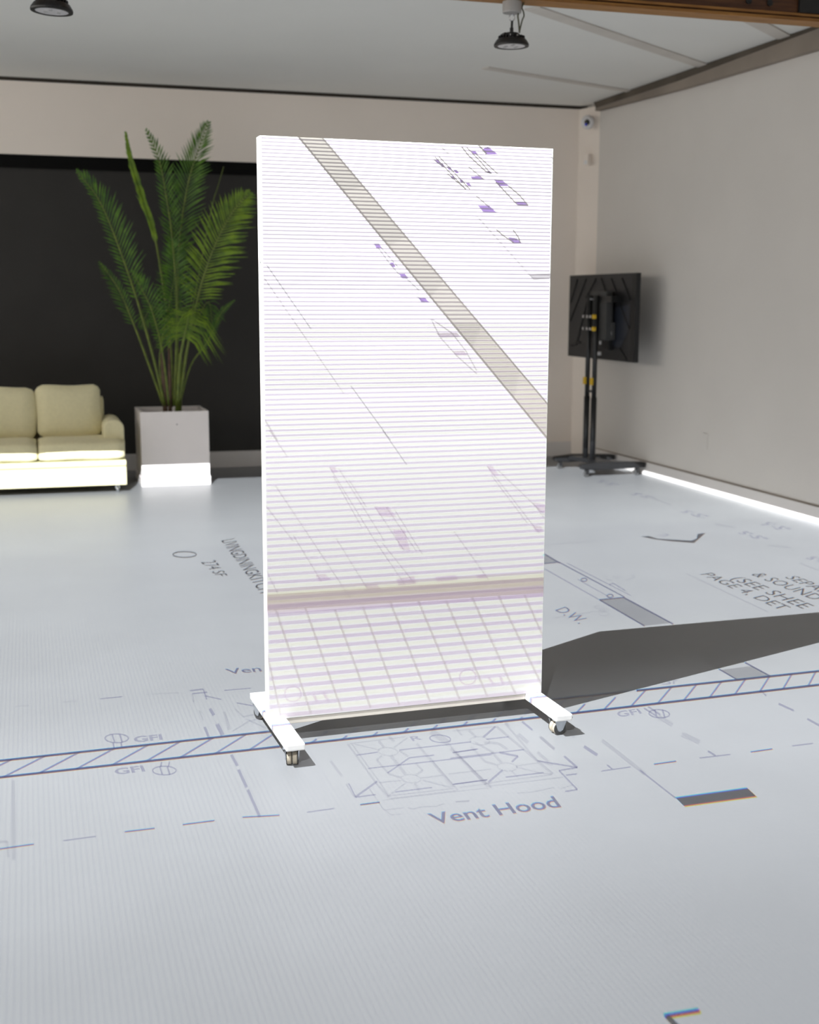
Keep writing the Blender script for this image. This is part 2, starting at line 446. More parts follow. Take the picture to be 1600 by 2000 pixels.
palm = empty('palm_plant', ((px0+px1)/2, (py0+py1)/2, pz1-.10))
PB = palm.location
def bez(pts, n):
    """catmull-rom through points"""
    P = [pts[0]]+list(pts)+[pts[-1]]; out = []
    seg = len(pts)-1
    for i in range(n+1):
        u = i/n*seg; k = min(int(u), seg-1); t_ = u-k
        a, b, c, d = P[k], P[k+1], P[k+2], P[k+3]
        out.append(.5*((2*b)+(c-a)*t_+(2*a-5*b+4*c-d)*t_*t_+(3*b-a-3*c+d)*t_**3))
    return out
def frond(pts, y_s, start=.4, ll=.30, nl=26, lr=(1, 1), mt='leaf', ang=.75, w=.016, base_r=.016, seed=0, droop=.12, closed=False, side=None):
    rnd = random.Random(seed)
    P = [on_y(x, y, PB.y+ys)-PB for (x, y), ys in zip(pts, y_s)]
    C = bez(P, 40)
    n = len(C)
    st = MB().tube(C[::2], [max(.003, base_r*(1-.85*i/20)) for i in range(21)], 6)
    so = st.build('stem', 'stem_br' if mt == 'brown' else 'stem', palm, smooth=True)
    mb = MB()
    L = [0]
    for i in range(1, n): L.append(L[-1]+(C[i]-C[i-1]).length)
    tot = L[-1]
    def at(s):
        s = max(0, min(tot-1e-6, s))
        for i in range(1, n):
            if L[i] >= s:
                f = (s-L[i-1])/(L[i]-L[i-1]); return C[i-1].lerp(C[i], f), (C[min(i+1, n-1)]-C[i-1]).normalized()
    view = (Vector((0, 0, 0))-Vector((PB.x, PB.y, 0))).normalized()
    if side is not None: view = Vector(side).normalized()
    for k in range(nl):
        f = k/(nl-1)
        s = (start+(1-start)*f)*tot
        c, tg = at(s)
        nrm = (view - tg*view.dot(tg)).normalized()
        sd = tg.cross(nrm).normalized()
        prof = (math.sin(math.pi*min(1, .18+.80*f))**.7) if not closed else .5
        for q, amt in ((1, lr[0]), (-1, lr[1])):
            if amt <= 0: continue
            ln = ll*prof*amt*rnd.uniform(.85, 1.1)
            a = ang*1.35*(1-.42*f)*rnd.uniform(.92, 1.08)
            d = (tg*math.cos(a)+sd*q*math.sin(a)+nrm*rnd.uniform(.05, .35)).normalized()
            ww = w*.62*rnd.uniform(.8, 1.15)
            wv = d.cross(nrm).normalized()*ww
            mid = c+d*ln*.5+Vector((0, 0, -droop*ln*.12))
            tip = c+d*ln+Vector((0, 0, -droop*ln))
            fold = nrm*ww*.35
            mb.add([c-wv*.35, c+wv*.35, mid-wv-fold*.0, mid+fold, mid+wv, tip], [(0, 2, 3), (0, 3, 1), (1, 3, 4), (2, 5, 3), (3, 5, 4)])
    if not mb.v: return so
    me = mb.mesh('leaflets')
    link('frond', me, MT['leaf' if mt == 'brown' else mt], so)
    return so
B0 = (322, 792)
frond([B0, (300, 700), (266, 580), (222, 455), (190, 385), (152, 338)], (-.05, -.1, -.15, -.15, -.2, -.2), .46, .34, 34, (1.0, .45), 'leaf', .62, seed=1)
frond([(320, 792), (290, 710), (262, 635), (232, 565), (195, 513)], (.0, .0, .02, .0, -.1), .55, .20, 22, (.6, .8), 'leaf', .6, .012, seed=2)
frond([(340, 792), (330, 640), (304, 470), (283, 400), (258, 320), (246, 262)], (.05, .1, .1, .1, .1, .1), .60, .30, 22, (.75, .75), 'leaf_b', .14, .022, seed=3)
frond([(345, 792), (346, 640), (338, 480), (325, 385), (310, 310), (286, 256)], (.08, .12, .1, .08, .05, .0), .5, .26, 34, (1, .55), 'leaf', .62, seed=4)
frond([(348, 792), (346, 640), (350, 480), (366, 365), (385, 300), (406, 242)], (.05, .1, .15, .1, .05, .0), .5, .36, 40, (.85, 1), 'leaf', .62, seed=5)
frond([(350, 792), (366, 680), (392, 560), (424, 470), (456, 412), (486, 378)], (-.05, -.1, -.15, -.2, -.22, -.25), .48, .38, 40, (1, .95), 'leaf_b', .8, .018, seed=6)
frond([(346, 792), (384, 560), (414, 405), (424, 370), (437, 325)], (.1, .15, .15, .15, .15), .85, .10, 0, (.3, .3), 'leaf_b', .1, .007, .009, seed=7)
frond([(350, 795), (372, 715), (405, 668), (432, 612), (457, 588)], (-.02, -.02, .0, .0, .0), .5, .17, 20, (.5, .7), 'leaf', .5, .011, .012, seed=8)
frond([(346, 792), (352, 700), (364, 640), (372, 604), (378, 612)], (-.12, -.22, -.32, -.42, -.55), .62, .36, 30, (1, 1), 'leaf_b', 1.35, .013, .018, seed=9, droop=.75)
frond([(340, 792), (344, 680), (346, 590), (342, 525), (336, 470)], (-.05, -.1, -.12, -.15, -.15), .4, .26, 34, (1, 1), 'leaf', .95, .014, .014, seed=10)
frond([(330, 792), (318, 690), (298, 610), (277, 565), (258, 532)], (-.1, -.15, -.22, -.25, -.3), .42, .26, 26, (1, .35), 'leaf', .8, .014, .013, seed=11)
frond([(322, 792), (312, 700), (330, 600), (344, 520), (352, 455)], (.1, .15, .2, .2, .2), .5, .24, 28, (1, 1), 'leaf', .9, .014, .012, seed=12)
frond([(352, 795), (362, 690), (388, 620), (408, 590), (415, 640)], (.05, .08, .1, .05, .0), .55, .22, 22, (1, .7), 'leaf', 1.0, .012, .010, seed=13, droop=.5)
frond([(336, 795), (332, 700), (318, 620), (296, 600), (275, 640)], (.1, .15, .2, .2, .2), .55, .20, 20, (.8, .8), 'leaf', 1.0, .012, .010, seed=14, droop=.4)
for (xa, ya, xb, yb, r, m_) in ((323, 800, 316, 690, .022, 'stem_br'), (347, 800, 352, 690, .03, 'stem'), (332, 800, 330, 680, .018, 'stem_br')):
    a, b = on_y(xa, ya, PB.y-.03)-PB, on_y(xb, yb, PB.y-.04)-PB
    a.z = -.005
    MB().tube([a, a.lerp(b, .5)+Vector((.004, 0, 0)), b], [r*1.15, r, r*.6], 8).build('trunk', m_, palm, smooth=True)
tag(palm, 'leafy green palm with feathery fronds in the white planter', 'plant')

# ------------------------------------------------------------------ television on a rolling stand
TX, TYc = 5.84, 12.40
tv = empty('television', (TX, TYc, 0))
ty0, ty1 = -.66, .70
zt = lambda y: 0
r_t = on_x(1242, 535, TX).z; r_b = on_x(1240, 709, TX).z
tz0, tz1 = (on_x(1240, 709, TX).z+on_x(1112, 695, TX).z)/2, (on_x(1242, 535, TX).z+on_x(1112, 536, TX).z)/2
ty0 = on_x(1242, 620, TX).y-TYc; ty1 = on_x(1111, 620, TX).y-TYc
tvb = MB().box(0, ty0, tz0, .045, ty1, tz1).build('shell', 'tvback', tv, bevel=.006)
MB().box(.045, ty0+.012, tz0+.018, .049, ty1-.012, tz1-.012).build('screen', 'glass_black', tv)
MB().box(-.002, ty0+.01, tz0+.02, 0, ty0+.10, tz1-.02).build('edge_band', 'tvrib', tv)
# ribs fanning out over the back
th = tz1-tz0; tw = ty1-ty0
def tvp(u, v): return Vector((-.004, ty1-u*tw, tz1-v*th))
for (u0, v0, u1, v1) in ((.13, .05, .03, .33), (.27, .05, .03, .56), (.42, .05, .28, .27), (.50, .05, .66, .40), (.65, .06, .92, .62), (.80, .06, .92, .30), (.30, .30, .14, .85), (.80, .85, .90, .98), (.05, .86, .2, .82)):
    a, b = tvp(u0, v0), tvp(u1, v1); d = (b-a)/2; n = Vector((1, 0, 0)).cross(d.normalized())
    MB().obox((a+b)/2, d, n*.009, (.005, 0, 0)).build('rib', 'tvrib', tvb)
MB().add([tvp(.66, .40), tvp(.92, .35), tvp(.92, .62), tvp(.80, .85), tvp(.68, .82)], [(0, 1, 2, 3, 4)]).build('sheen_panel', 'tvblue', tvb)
c0, c1 = tvp(.34, .52), tvp(.70, .88)
MB().box(-.05, min(c0.y, c1.y), min(c0.z, c1.z), .0, max(c0.y, c1.y), max(c0.z, c1.z)).build('electronics_cover', 'tvrib', tv, bevel=.008)
for (u, v, m_) in ((.58, .80, 'white_plastic'), (.55, .93, 'white_plastic'), (.73, .68, 'bright'), (.70, .60, 'grey_box')):
    p = tvp(u, v); MB().box(p.x-.055, p.y-.018, p.z-.018, p.x-.02, p.y+.018, p.z+.018).build('plug', m_, tv, bevel=.004)
for u in (.62, .73):
    a, b = tvp(u, .56), tvp(u, .76); MB().obox((a+b)/2+Vector((-.03, 0, 0)), (0, .02, 0), (0, 0, (b.z-a.z)/2), (.02, 0, 0)).build('port_block', 'rubber', tv, bevel=.003)
MB().tube([tvp(.56, .93)+Vector((-.03, 0, 0)), tvp(.5, .99)+Vector((-.04, 0, 0)), tvp(.5, 1.03)+Vector((-.04, 0, 0)), tvp(.42, .95)+Vector((-.05, 0, 0))], .007, 6).build('cable', 'rubber', tv)
tag(tv, 'black flat television seen from behind, mounted on the rolling stand', 'television')

stand = empty('television_stand', (TX-.16, TYc-.05, 0))
SO = stand.location
def sw(p): return Vector(p)-SO
pxs = []
for (xb, xt) in ((1145, 1150), (1157, 1165)):
    b = on_x(xb, 890, TX-.15); t_ = on_x(xt, 600, TX-.15)
    yy = (b.y+t_.y)/2; pxs.append(yy-SO.y)
for i, y in enumerate(pxs):
    po = MB().tube([(.01, y, .14), (.01, y, .80)], .032, 14).build('pole', 'black_metal', stand, smooth=True)
    MB().tube([(.01, y, .80), (.01, y, 1.86)], .026, 14).build('upper_pole', 'black_metal', stand, smooth=True)
    MB().box(-.034, y-.022, .93, -.012, y+.022, 1.005).build('clip', 'yellow', po, bevel=.004)
MB().tube([(.01, pxs[0], .86), (.01, pxs[1], .86)], .012, 8).build('tie_bar', 'black_metal', stand)
ym = (pxs[0]+pxs[1])/2
brk = MB().box(.04, ym-.26, 1.40, .115, ym+.13, 1.90).build('mount_bracket', 'rubber', stand, bevel=.01)
MB().box(.03, ym-.40, 1.79, .155, ym+.12, 1.85).build('mount_rail', 'black_metal', stand, bevel=.004)
for z in (1.515, 1.64):
    MB().tube([(-.03, ym-.15, z), (-.03, ym+.13, z)], .014, 8).build('cross_bolt', 'black_metal', stand)
    for k, yy in enumerate((ym+.12, ym+.02, ym-.06)):
        MB().lathe([(.002, -.045), (.016, -.045), (.016, -.025)], (0, yy, z), 10, 'x').build('screw', 'bright', stand)
    MB().lathe([(.002, -.05), (.024, -.05), (.024, -.02)], (0, ym-.135, z), 10, 'x').build('knob', 'yellow', stand)
for k, yy in enumerate((ym+.07, ym-.06)):
    MB().lathe([(.002, .0), (.016, .0), (.016, .03)], (0, yy, 1.82), 10, 'x').build('screw', 'bright', stand)
# base: two legs with a waisted cross piece
near = [fl(1128, 916, .10), fl(1275, 918, .10)]; far = [fl(1090, 895, .10), fl(1200, 885, .10)]
for (xa, xb, yc) in ((5.44, 6.155, 11.93), (5.44, 6.14, 12.62)):
    xa -= SO.x; xb -= SO.x; yc -= SO.y
    prof = [(xa, .085), (xa-.02, .11), (xa, .135), (xa+.2, .155), (xa+.4, .15), (xb-.02, .14), (xb, .135), (xb, .08), (xb-.3, .075), (xa+.15, .07)]
    lg = MB().prism([(x, yc-.042, z) for x, z in prof], (0, .084, 0)).build('base_leg', 'black_metal', stand, bevel=.012)
    for x in (xa+.06, xb-.08):
        cs = MB().lathe([(.004, -.013), (.028, -.013), (.033, 0), (.028, .013), (.004, .013)], (x, yc, .033), 18, 'y').build('caster', 'rubber', lg)
        MB().box(x-.014, yc-.022, .03, x+.02, yc+.022, .085).build('caster_fork', 'black_metal', lg)
ya, yb = 11.93-SO.y, 12.62-SO.y
MB().add([(x+5.44-SO.x+.12+k*(.30), y, z) for z in (.10, .145) for (y, k, x) in ((ya, 0, 0), ((ya+yb)/2, 0, .10), (yb, 0, 0), (yb, 1, 0), ((ya+yb)/2, 1, -.06), (ya, 1, 0))],
         [(0, 1, 2, 3, 4, 5), (11, 10, 9, 8, 7, 6)]+[(i, (i+1) % 6, (i+1) % 6+6, i+6) for i in range(6)]).build('base_bridge', 'black_metal', stand, bevel=.006)
tag(stand, 'black two-pole rolling stand with H-shaped base carrying the television', 'stand')

# ------------------------------------------------------------------ small things on the walls
p = (on_x(1197, 241, XR)+on_y(1152, 241, YB))/2
cc = Vector((XR-.13, YB-.30, on_y(1170, 241, YB-.25).z))
nd = Vector((-.86, -.5, 0))
dom = empty('security_camera', cc); dom.rotation_euler = (0, 0, math.atan2(nd.y, nd.x))
MB().lathe([(.075, -.02), (.078, 0), (.070, .03), (.055, .05), (.02, .062), (.002, .064)], (0, 0, 0), 24, 'x').build('housing', 'white_plastic', dom, smooth=True)
bl = MB().lathe([(.034, .0), (.033, .02), (.022, .036), (.001, .040)], (.035, .026, -.008), 20, 'x').build('lens', 'glass_black', dom, smooth=True)
MB().lathe([(.016, .0), (.014, .012), (.001, .014)], (.066, .026, -.034), 12, 'x').build('indicator', 'blue', bl)
tag(dom, 'small white round security camera high in the wall corner', 'camera')
q = on_y(1172, 314, YB-.22)
sen = empty('wall_sensor', (XR-.115, YB-.27, q.z)); sen.rotation_euler = dom.rotation_euler
MB().box(-.03, -.03, -.06, .02, .03, .06).build('case', 'wall', sen, bevel=.006)
MB().box(.02, -.02, -.05, .025, .02, -.01).build('window', 'white_plastic', sen)
tag(sen, 'small white sensor box below the security camera', 'sensor')
q = on_x(1378, 862, XR)
out = empty('wall_outlet', (XR, q.y, q.z))
MB().box(-.008, -.05, -.075, 0, .05, .075).build('plate', 'wall_cool', out, bevel=.003)
for dz in (-.03, .03): MB().box(-.011, -.02, dz-.02, -.007, .02, dz+.02).build('socket', 'wall_cool', out, bevel=.003)
tag(out, 'pale wall outlet plate low on the right wall', 'outlet')

# ------------------------------------------------------------------ hanging lamps
def bay_lamp(pix, width, label, tilt, with_box):
    Y = YBEAM-.07
    c = on_y(*pix, Y)
    dist = (c-CAM).dot(CF)
    R = width/2*dist/FPX
    o = empty('high_bay_lamp', c); o.rotation_euler = tilt
    k = R/.15
    pr = [(.15, 0), (.152, .008), (.148, .02), (.128, .05), (.118, .055), (.085, .058), (.083, .085), (.06, .105), (.02, .115), (.002, .115)]
    MB().lathe([(r*k, z*k) for r, z in pr], n=40).build('housing', 'steel_black', o)
    MB().lathe([(.002, -.0015*k), (.118*k, -.0015*k), (.12*k, .004)], n=36).build('lens', 'lens', o)
    MB().lathe([(.119*k, -.004*k), (.15*k, -.004*k), (.151*k, .006), (.119*k, .006), (.119*k, -.004*k)], n=40, caps=False).build('rim', 'steel_black', o)
    for i in range(3):
        a = i*2.09+.4
        MB().box(-.012*k, -.03*k, -.004, .012*k, .03*k, -.0012).build('led_module', 'grey_box', o).location = (.055*k*math.cos(a), .055*k*math.sin(a), 0)
    for i in range(24):
        a = i*2*math.pi/24
        f = MB().box(.06*k, -.0025, .058*k, .115*k, .0025, .08*k).build('fin', 'steel_black', o); f.rotation_euler = (0, 0, a)
    MB().box(-.085*k, -.05*k, .062*k, -.03*k, .05*k, .10*k).build('driver', 'steel_black', o, bevel=.004)
    for x in (-.05, .02): MB().lathe([(.002, -.095*k), (.008*k, -.095*k), (.008*k, -.08*k)], (x*k, 0, .075*k), 8, 'y').build('screw', 'bright', o)
    top = bz-c.z
    zb = top-.075 if with_box else top
    MB().tube([(0, 0, .112*k), (0, 0, .15*k)], .016*k, 10).build('hook_base', 'steel_black', o)
    MB().tube([(0, 0, .14*k), (.002, 0, max(.2*k, zb-.05))], .0085, 8).build('hook', 'steel_black', o)
    ringz = max(.2*k, zb-.05)
    MB().tube([(.018*math.cos(t), 0, ringz+.02+.022*math.sin(t)) for t in [i*math.pi/8 for i in range(17)]], .004, 6).build('ring', 'bright', o)
    if with_box:
        MB().lathe([(.002, zb-.002), (.062, zb), (.065, zb+.01), (.065, top-.002), (.002, top-.001)], n=24).build('junction_box', 'grey_box', o)
        MB().tube(bez([Vector(v) for v in ((.058, 0, .09), (.05, 0, .16), (.04, -.01, .2), (.06, 0, .24), (.08, 0, .275), (.085, 0, .30), (.068, 0, zb+.03))], 24), .006, 6).build('cable', 'cable', o)
        MB().tube(bez([Vector(v) for v in ((.058, 0, .10), (.075, 0, .17), (.088, 0, .205), (.075, 0, .245), (.05, 0, .258), (.0, 0, .245), (-.05, 0, .215))], 24), .005, 6).build('cable', 'cable', o)
    else:
        MB().tube([(.06, 0, .09), (.05, 0, top)], .006, 6).build('cable', 'cable', o)
    tag(o, label, 'lamp', 'high bay lamps hung from the beam')
bay_lamp((999, 90), 68, 'black high bay lamp on a grey junction box, unlit, right of the panel', (0, 0, 0), True)
bay_lamp((101, 22), 81, 'black high bay lamp cut by the top edge above the sofa', (0, .05, 0), False)

# ------------------------------------------------------------------ the projected plan: slides in front of the projector lamps
SL = .10                                 # distance lamp -> slide
def hits_panel(P, L):
    """does the beam from lamp L to floor point P strike the panel first?"""
    d = P-L
    den = d.dot(PN)
    if abs(den) < 1e-6: return False
    for off in (0.0, PT):
        t_ = (PL+PN*off-L).dot(PN)/den
        if 0 < t_ < 1:
            q = L+d*t_
            u = (q-PL).dot(PE)
            if -.0 <= u <= PW and PZ-.03 <= q.z <= PZ+PH: return True
    return False

layers = {}          # key -> list of (kind, polygon points in the place)
NT = 12
def put(key, pts, kind='floor'):
    if kind == 'panel':
        z = sum(p.z for p in pts)/len(pts)
        key = '%s:%d' % (key, max(0, min(NT-1, int((z-PZ)/PH*NT))))
    layers.setdefault(key, []).append((kind, pts))
def line(key, a, b, w, kind='floor', n=None, taper=None):
    a = Vector((*a, 0)); b = Vector((*b, 0)); d = b-a
    if d.length < 1e-6: return
    nn = Vector((-d.y, d.x, 0)).normalized()*w/2
    m = n or max(1, int(d.length/(6 if kind == 'floor' else 16)))
    f = {'floor': fl, 'panel': on_panel, 'sofa': lambda x, y: on_y(x, y, sy0), 'planter': lambda x, y: on_y(x, y, py0)}[kind]
    for i in range(m):
        p, q = a+d*(i/m), a+d*((i+1)/m)
        put(key, [f(p.x-nn.x, p.y-nn.y), f(q.x-nn.x, q.y-nn.y), f(q.x+nn.x, q.y+nn.y), f(p.x+nn.x, p.y+nn.y)], kind)
def poly(key, pts, w, kind='floor', closed=False):
    for i in range(len(pts)-(0 if closed else 1)): line(key, pts[i], pts[(i+1) % len(pts)], w, kind)
def quadfill(key, a, b, c, d, n=24, kind='floor'):
    """filled strip a-b (one edge) to d-c (other edge), split along its length"""
    f = fl if kind == 'floor' else on_panel
    L2 = lambda p, q, t_: (p[0]+(q[0]-p[0])*t_, p[1]+(q[1]-p[1])*t_)
    for i in range(n):
        t0, t1 = i/n, (i+1)/n
        put(key, [f(*L2(a, b, t0)), f(*L2(a, b, t1)), f(*L2(d, c, t1)), f(*L2(d, c, t0))], kind)
def ellipse(key, c, rx, ry, w, slant=0.0, n=28, kind='floor'):
    pts = [(c[0]+rx*math.cos(t_)+slant*math.sin(t_), c[1]+ry*math.sin(t_)) for t_ in [2*math.pi*i/n for i in range(n)]]
    poly(key, pts, w, kind, True)

_cap = None
def text(key, s, BLc, BRc, TLc, TRc, bold=0.0):
    global _cap
    def tmesh(st):
        cu = bpy.data.curves.new('t', 'FONT'); cu.body = st; cu.offset = bold; cu.resolution_u = 3
        ob = bpy.data.objects.new('t', cu); col.objects.link(ob)
        dg = bpy.context.evaluated_depsgraph_get(); dg.update()
        me = bpy.data.meshes.new_from_object(ob.evaluated_get(dg))
        vs_ = [v.co.copy() for v in me.vertices]; fs_ = [tuple(f.vertices) for f in me.polygons]
        bpy.data.objects.remove(ob); bpy.data.curves.remove(cu); bpy.data.meshes.remove(me)
        return vs_, fs_
    if _cap is None:
        v, _ = tmesh('H'); _cap = max(q.y for q in v)
    v, f = tmesh(s)
    if not v: return
    x0, x1 = min(q.x for q in v), max(q.x for q in v)
    A, B, Cc, D = fl(*BLc), fl(*BRc), fl(*TLc), fl(*TRc)
    def mp(q):
        u, w = (q.x-x0)/(x1-x0), q.y/_cap
        return (A*(1-u)+B*u)*(1-w)+(Cc*(1-u)+D*u)*w
    P = [mp(q) for q in v]
    for fc in f: put(key, [P[i] for i in fc])

# --- hatched wall band
def up(x): return 1486-.1075*x if x < 527 else (1429-(x-527)*.1131 if x < 1075 else 1367-(x-1075)*.1067)
def lo(x): return 1518.5-.1098*x if x < 541 else (1459-(x-541)*.1132 if x < 1040 else 1402.5-(x-1040)*.1157)
xs = [-600, 0, 263, 527, 800, 1075, 1340, 1640, 2300]
poly('dark', [(x, up(x)) for x in xs], 4.2)
poly('dark', [(x, lo(x)) for x in [-600, 0, 270, 541, 790, 1040, 1320, 1640, 2300]], 4.4)
hx_lo = [-62, 7, 77, 149, 219, 285, 352, 420, 487, 548, 608, 668, 728, 788, 845, 904, 960, 1016, 1072, 1126, 1180, 1232.5, 1285, 1336, 1386.5, 1435.5, 1484.5, 1530, 1579]
hx_lo = [-62-72*i for i in range(7, 0, -1)]+hx_lo+[1579+46*i for i in range(1, 14)]
for x in hx_lo:
    dx = np.interp(x, [-500, 0, 487, 1180, 1579, 2200], [106, 82, 58, 32, 15, -10])
    line('mid', (x, lo(x)), (x+dx, up(x+dx)), 3.4)
# --- lettering
text('ink', 'Vent Hood', (849, 1610), (1097, 1576), (834, 1590), (1081, 1555), .012)
text('ink', 'Ven', (447, 1317), (512, 1311), (439, 1307), (507, 1301), .01)
text('soft', 'GFI', (263, 1450), (318, 1444), (260, 1439), (315, 1434), .03)
text('soft', 'GFI', (226, 1513), (284, 1506), (222, 1502), (279, 1495), .03)
text('soft', 'GFI', (1209, 1401), (1254, 1393), (1203, 1390), (1247, 1384), .02)
text('soft', 'GFI', (1292, 1338), (1333, 1333), (1285, 1329), (1325, 1324), .02)
text('pale', 'GFI', (1157, 1185), (1178, 1196), (1170, 1181), (1192, 1191), .01)
for (c, k, up_) in (((228, 1442), 'soft', 0), ((321, 1505), 'soft', 0), ((1288, 1394), 'soft', 0), ((1255, 1332), 'soft', 0)):
    rx, ry = (23, 8.5) if c[0] < 700 else (20, 8)
    ellipse(k, c, rx, ry, 2.6, 3 if c[0] > 700 else 0)
    for s_ in (-7, 8):
        dy = 9 if c[1] in (1442,) else -9
        line(k, (c[0]+s_-2, c[1]-8), (c[0]+s_+3, c[1]+8), 3.2)
        if c[0] < 700: line(k, (c[0]+s_, c[1]+(8 if c[1] < 1470 else -8)), (c[0]+s_+2, c[1]+(18 if c[1] < 1470 else -17)), 3.2)
line('soft', (1266, 1380), (1290, 1396), 3); line('soft', (1258, 1383), (1282, 1398), 3)
text('ink', 'D.W.', (1084, 1192), (1131, 1219), (1105, 1185), (1152, 1210))
text('black', 'PAGE 4, DET', (1367.6, 1121.8), (1526, 1192), (1391, 1118.5), (1546, 1186))
text('black', '(SEE SHEE', (1427, 1130.5), (1568, 1189), (1451, 1126), (1592, 1183))
text('black', '& SOUND', (1466, 1122), (1591, 1172.5), (1490, 1118.5), (1611, 1165))
text('black', 'SEPAR', (1532, 1127.5), (1611, 1161), (1556, 1125), (1633, 1154))
text('black', 'LIVINGDININGKITCH', (432, 1056), (509, 1159), (458, 1051.5), (535, 1154), .004)
text('black', '274 SF', (392, 1098), (424, 1126), (421, 1093.5), (445, 1124))
ellipse('black', (360.7, 1083), 23, 5.6, 2.0)
for (a, b, c, d) in (((1166, 941), (1200, 950), (1176, 937), (1210, 946)), ((1232, 966), (1270, 975), (1243, 962), (1281, 971)), ((1329, 1000), (1372, 1012), (1342, 996), (1385, 1008)),
                     ((1441, 1041), (1487, 1056), (1456, 1037), (1502, 1052)), ((1486, 1024), (1532, 1038), (1500, 1019), (1546, 1033)), ((1573, 1090), (1620, 1106), (1588, 1086), (1635, 1102))):
    text('soft', "5'-5\"", a, b, c, d, .02)
for a, b in (((1270, 972), (1310, 985)), ((1396, 1024), (1435, 1030)), ((1350, 1006), (1378, 1013)), ((1503, 1065), (1545, 1070)), ((1563, 1100), (1600, 1114)), ((1340, 1120), (1500, 1195))):
    line('pale', a, b, 2.2)
# marker with dark crescent
put('black', [fl(x, y) for x, y in ((1252, 1048), (1268, 1047), (1284, 1052), (1350, 1056), (1361, 1052), (1363, 1043), (1378, 1041), (1356, 1060.5), (1315, 1057.5), (1280, 1053.5))])
text('soft', '2', (1283, 1045), (1300, 1049), (1295, 1041), (1312, 1045))
text('pale', '2', (1196, 1125), (1208, 1131), (1206, 1122), (1218, 1128))
poly('pale', [(1184, 1122), (1186, 1132), (1196, 1134)], 1.5); poly('pale', [(1232, 1120), (1240, 1128), (1222, 1133)], 1.5)
poly('soft', [(1190, 1142), (1198, 1139), (1222, 1154)], 2.2)
# --- grey walls and the window on the right
quadfill('fill', (1171, 1171.5), (1441, 1328), (1504, 1320), (1218.5, 1167), 40)
line('ink', (1171, 1171.5), (1441, 1328), 2.6); line('ink', (1218.5, 1167), (1504, 1320), 2.8); line('ink', (1171, 1171.5), (1218.5, 1167), 2.4)
put('fill', [fl(x, y) for x, y in ((1064, 1082), (1091, 1098), (1062, 1101))])
line('ink', (1064, 1082), (1094, 1100), 2.6); line('ink', (1062, 1101), (1094, 1098), 2)
line('ink', (1094, 1099), (1220, 1166), 2.0); line('soft', (1108, 1100), (1232, 1163), 1.6); line('soft', (1064, 1111), (1170, 1171), 2)
line('soft', (1128, 1131), (1190, 1166), 1.6)
ellipse('ink', (1141, 1132.5), 6, 3, 2); ellipse('ink', (1192, 1164), 6, 3, 2)
line('pale', (1076, 1208), (1180, 1192), 1.4); line('pale', (1060, 1065), (1180, 1055), 1.2)
ellipse('pale', (1180, 1199), 10, 4, 1.6)
# --- dashed lines
D = [((-40, 1664), (66, 1649)), ((124, 1642), (187, 1633.6)), ((244, 1625), (302, 1618)), ((357, 1611), (419, 1603)), ((474, 1596.5), (546, 1592.5)), ((600, 1586.5), (653, 1579)), ((704, 1572), (742, 1567)),
     ((1175, 1506), (1232, 1498)), ((1278, 1493), (1321, 1487)), ((1367, 1480.5), (1427, 1473.5)), ((1467, 1469), (1509, 1463)), ((1547.5, 1457), (1588, 1452))]
for i, (a, b) in enumerate(D): line('ink' if i % 2 == 0 or i == 3 else 'soft', a, b, 2.6)
for a, b in (((452, 1474), (464, 1496)), ((466, 1503), (482, 1538)), ((484, 1542), (508, 1596))): line('soft', a, b, 5.5)
line('soft', (1186, 1494), (1196, 1502), 3); line('soft', (1383, 1467), (1398, 1476), 4)
line('pale', (26, 1524), (27, 1680), 7); poly('pale', [(-5, 1645), (14, 1643), (16, 1675)], 5)
for a, b, w, k in (((1332, 1434), (1367, 1450), 10, 'pale'), ((1141, 1458), (1167, 1475), 6, 'soft'), ((1521, 1374.5), (1551, 1388), 4, 'soft'), ((1577, 1404), (1610, 1422), 4, 'soft'),
                   ((1286, 1400), (1314, 1416), 9, 'pale'), ((1488, 1350), (1497, 1359), 3, 'soft'), ((1108, 1420), (1122, 1441), 5, 'pale'), ((1056, 1440), (1083, 1464), 5, 'pale')):
    line(k, a, b, w)
line('pale', (1176, 1446), (1260, 1512), 7); line('soft', (1250, 1504), (1320, 1559), 3)
# solid bar and corner mark
quadfill('bar', (1320, 1558), (1460, 1539), (1478, 1556), (1337, 1575), 6)
line('bar', (1299, 1985), (1367, 1974), 8); line('bar', (1302, 1984), (1330, 2012), 10)
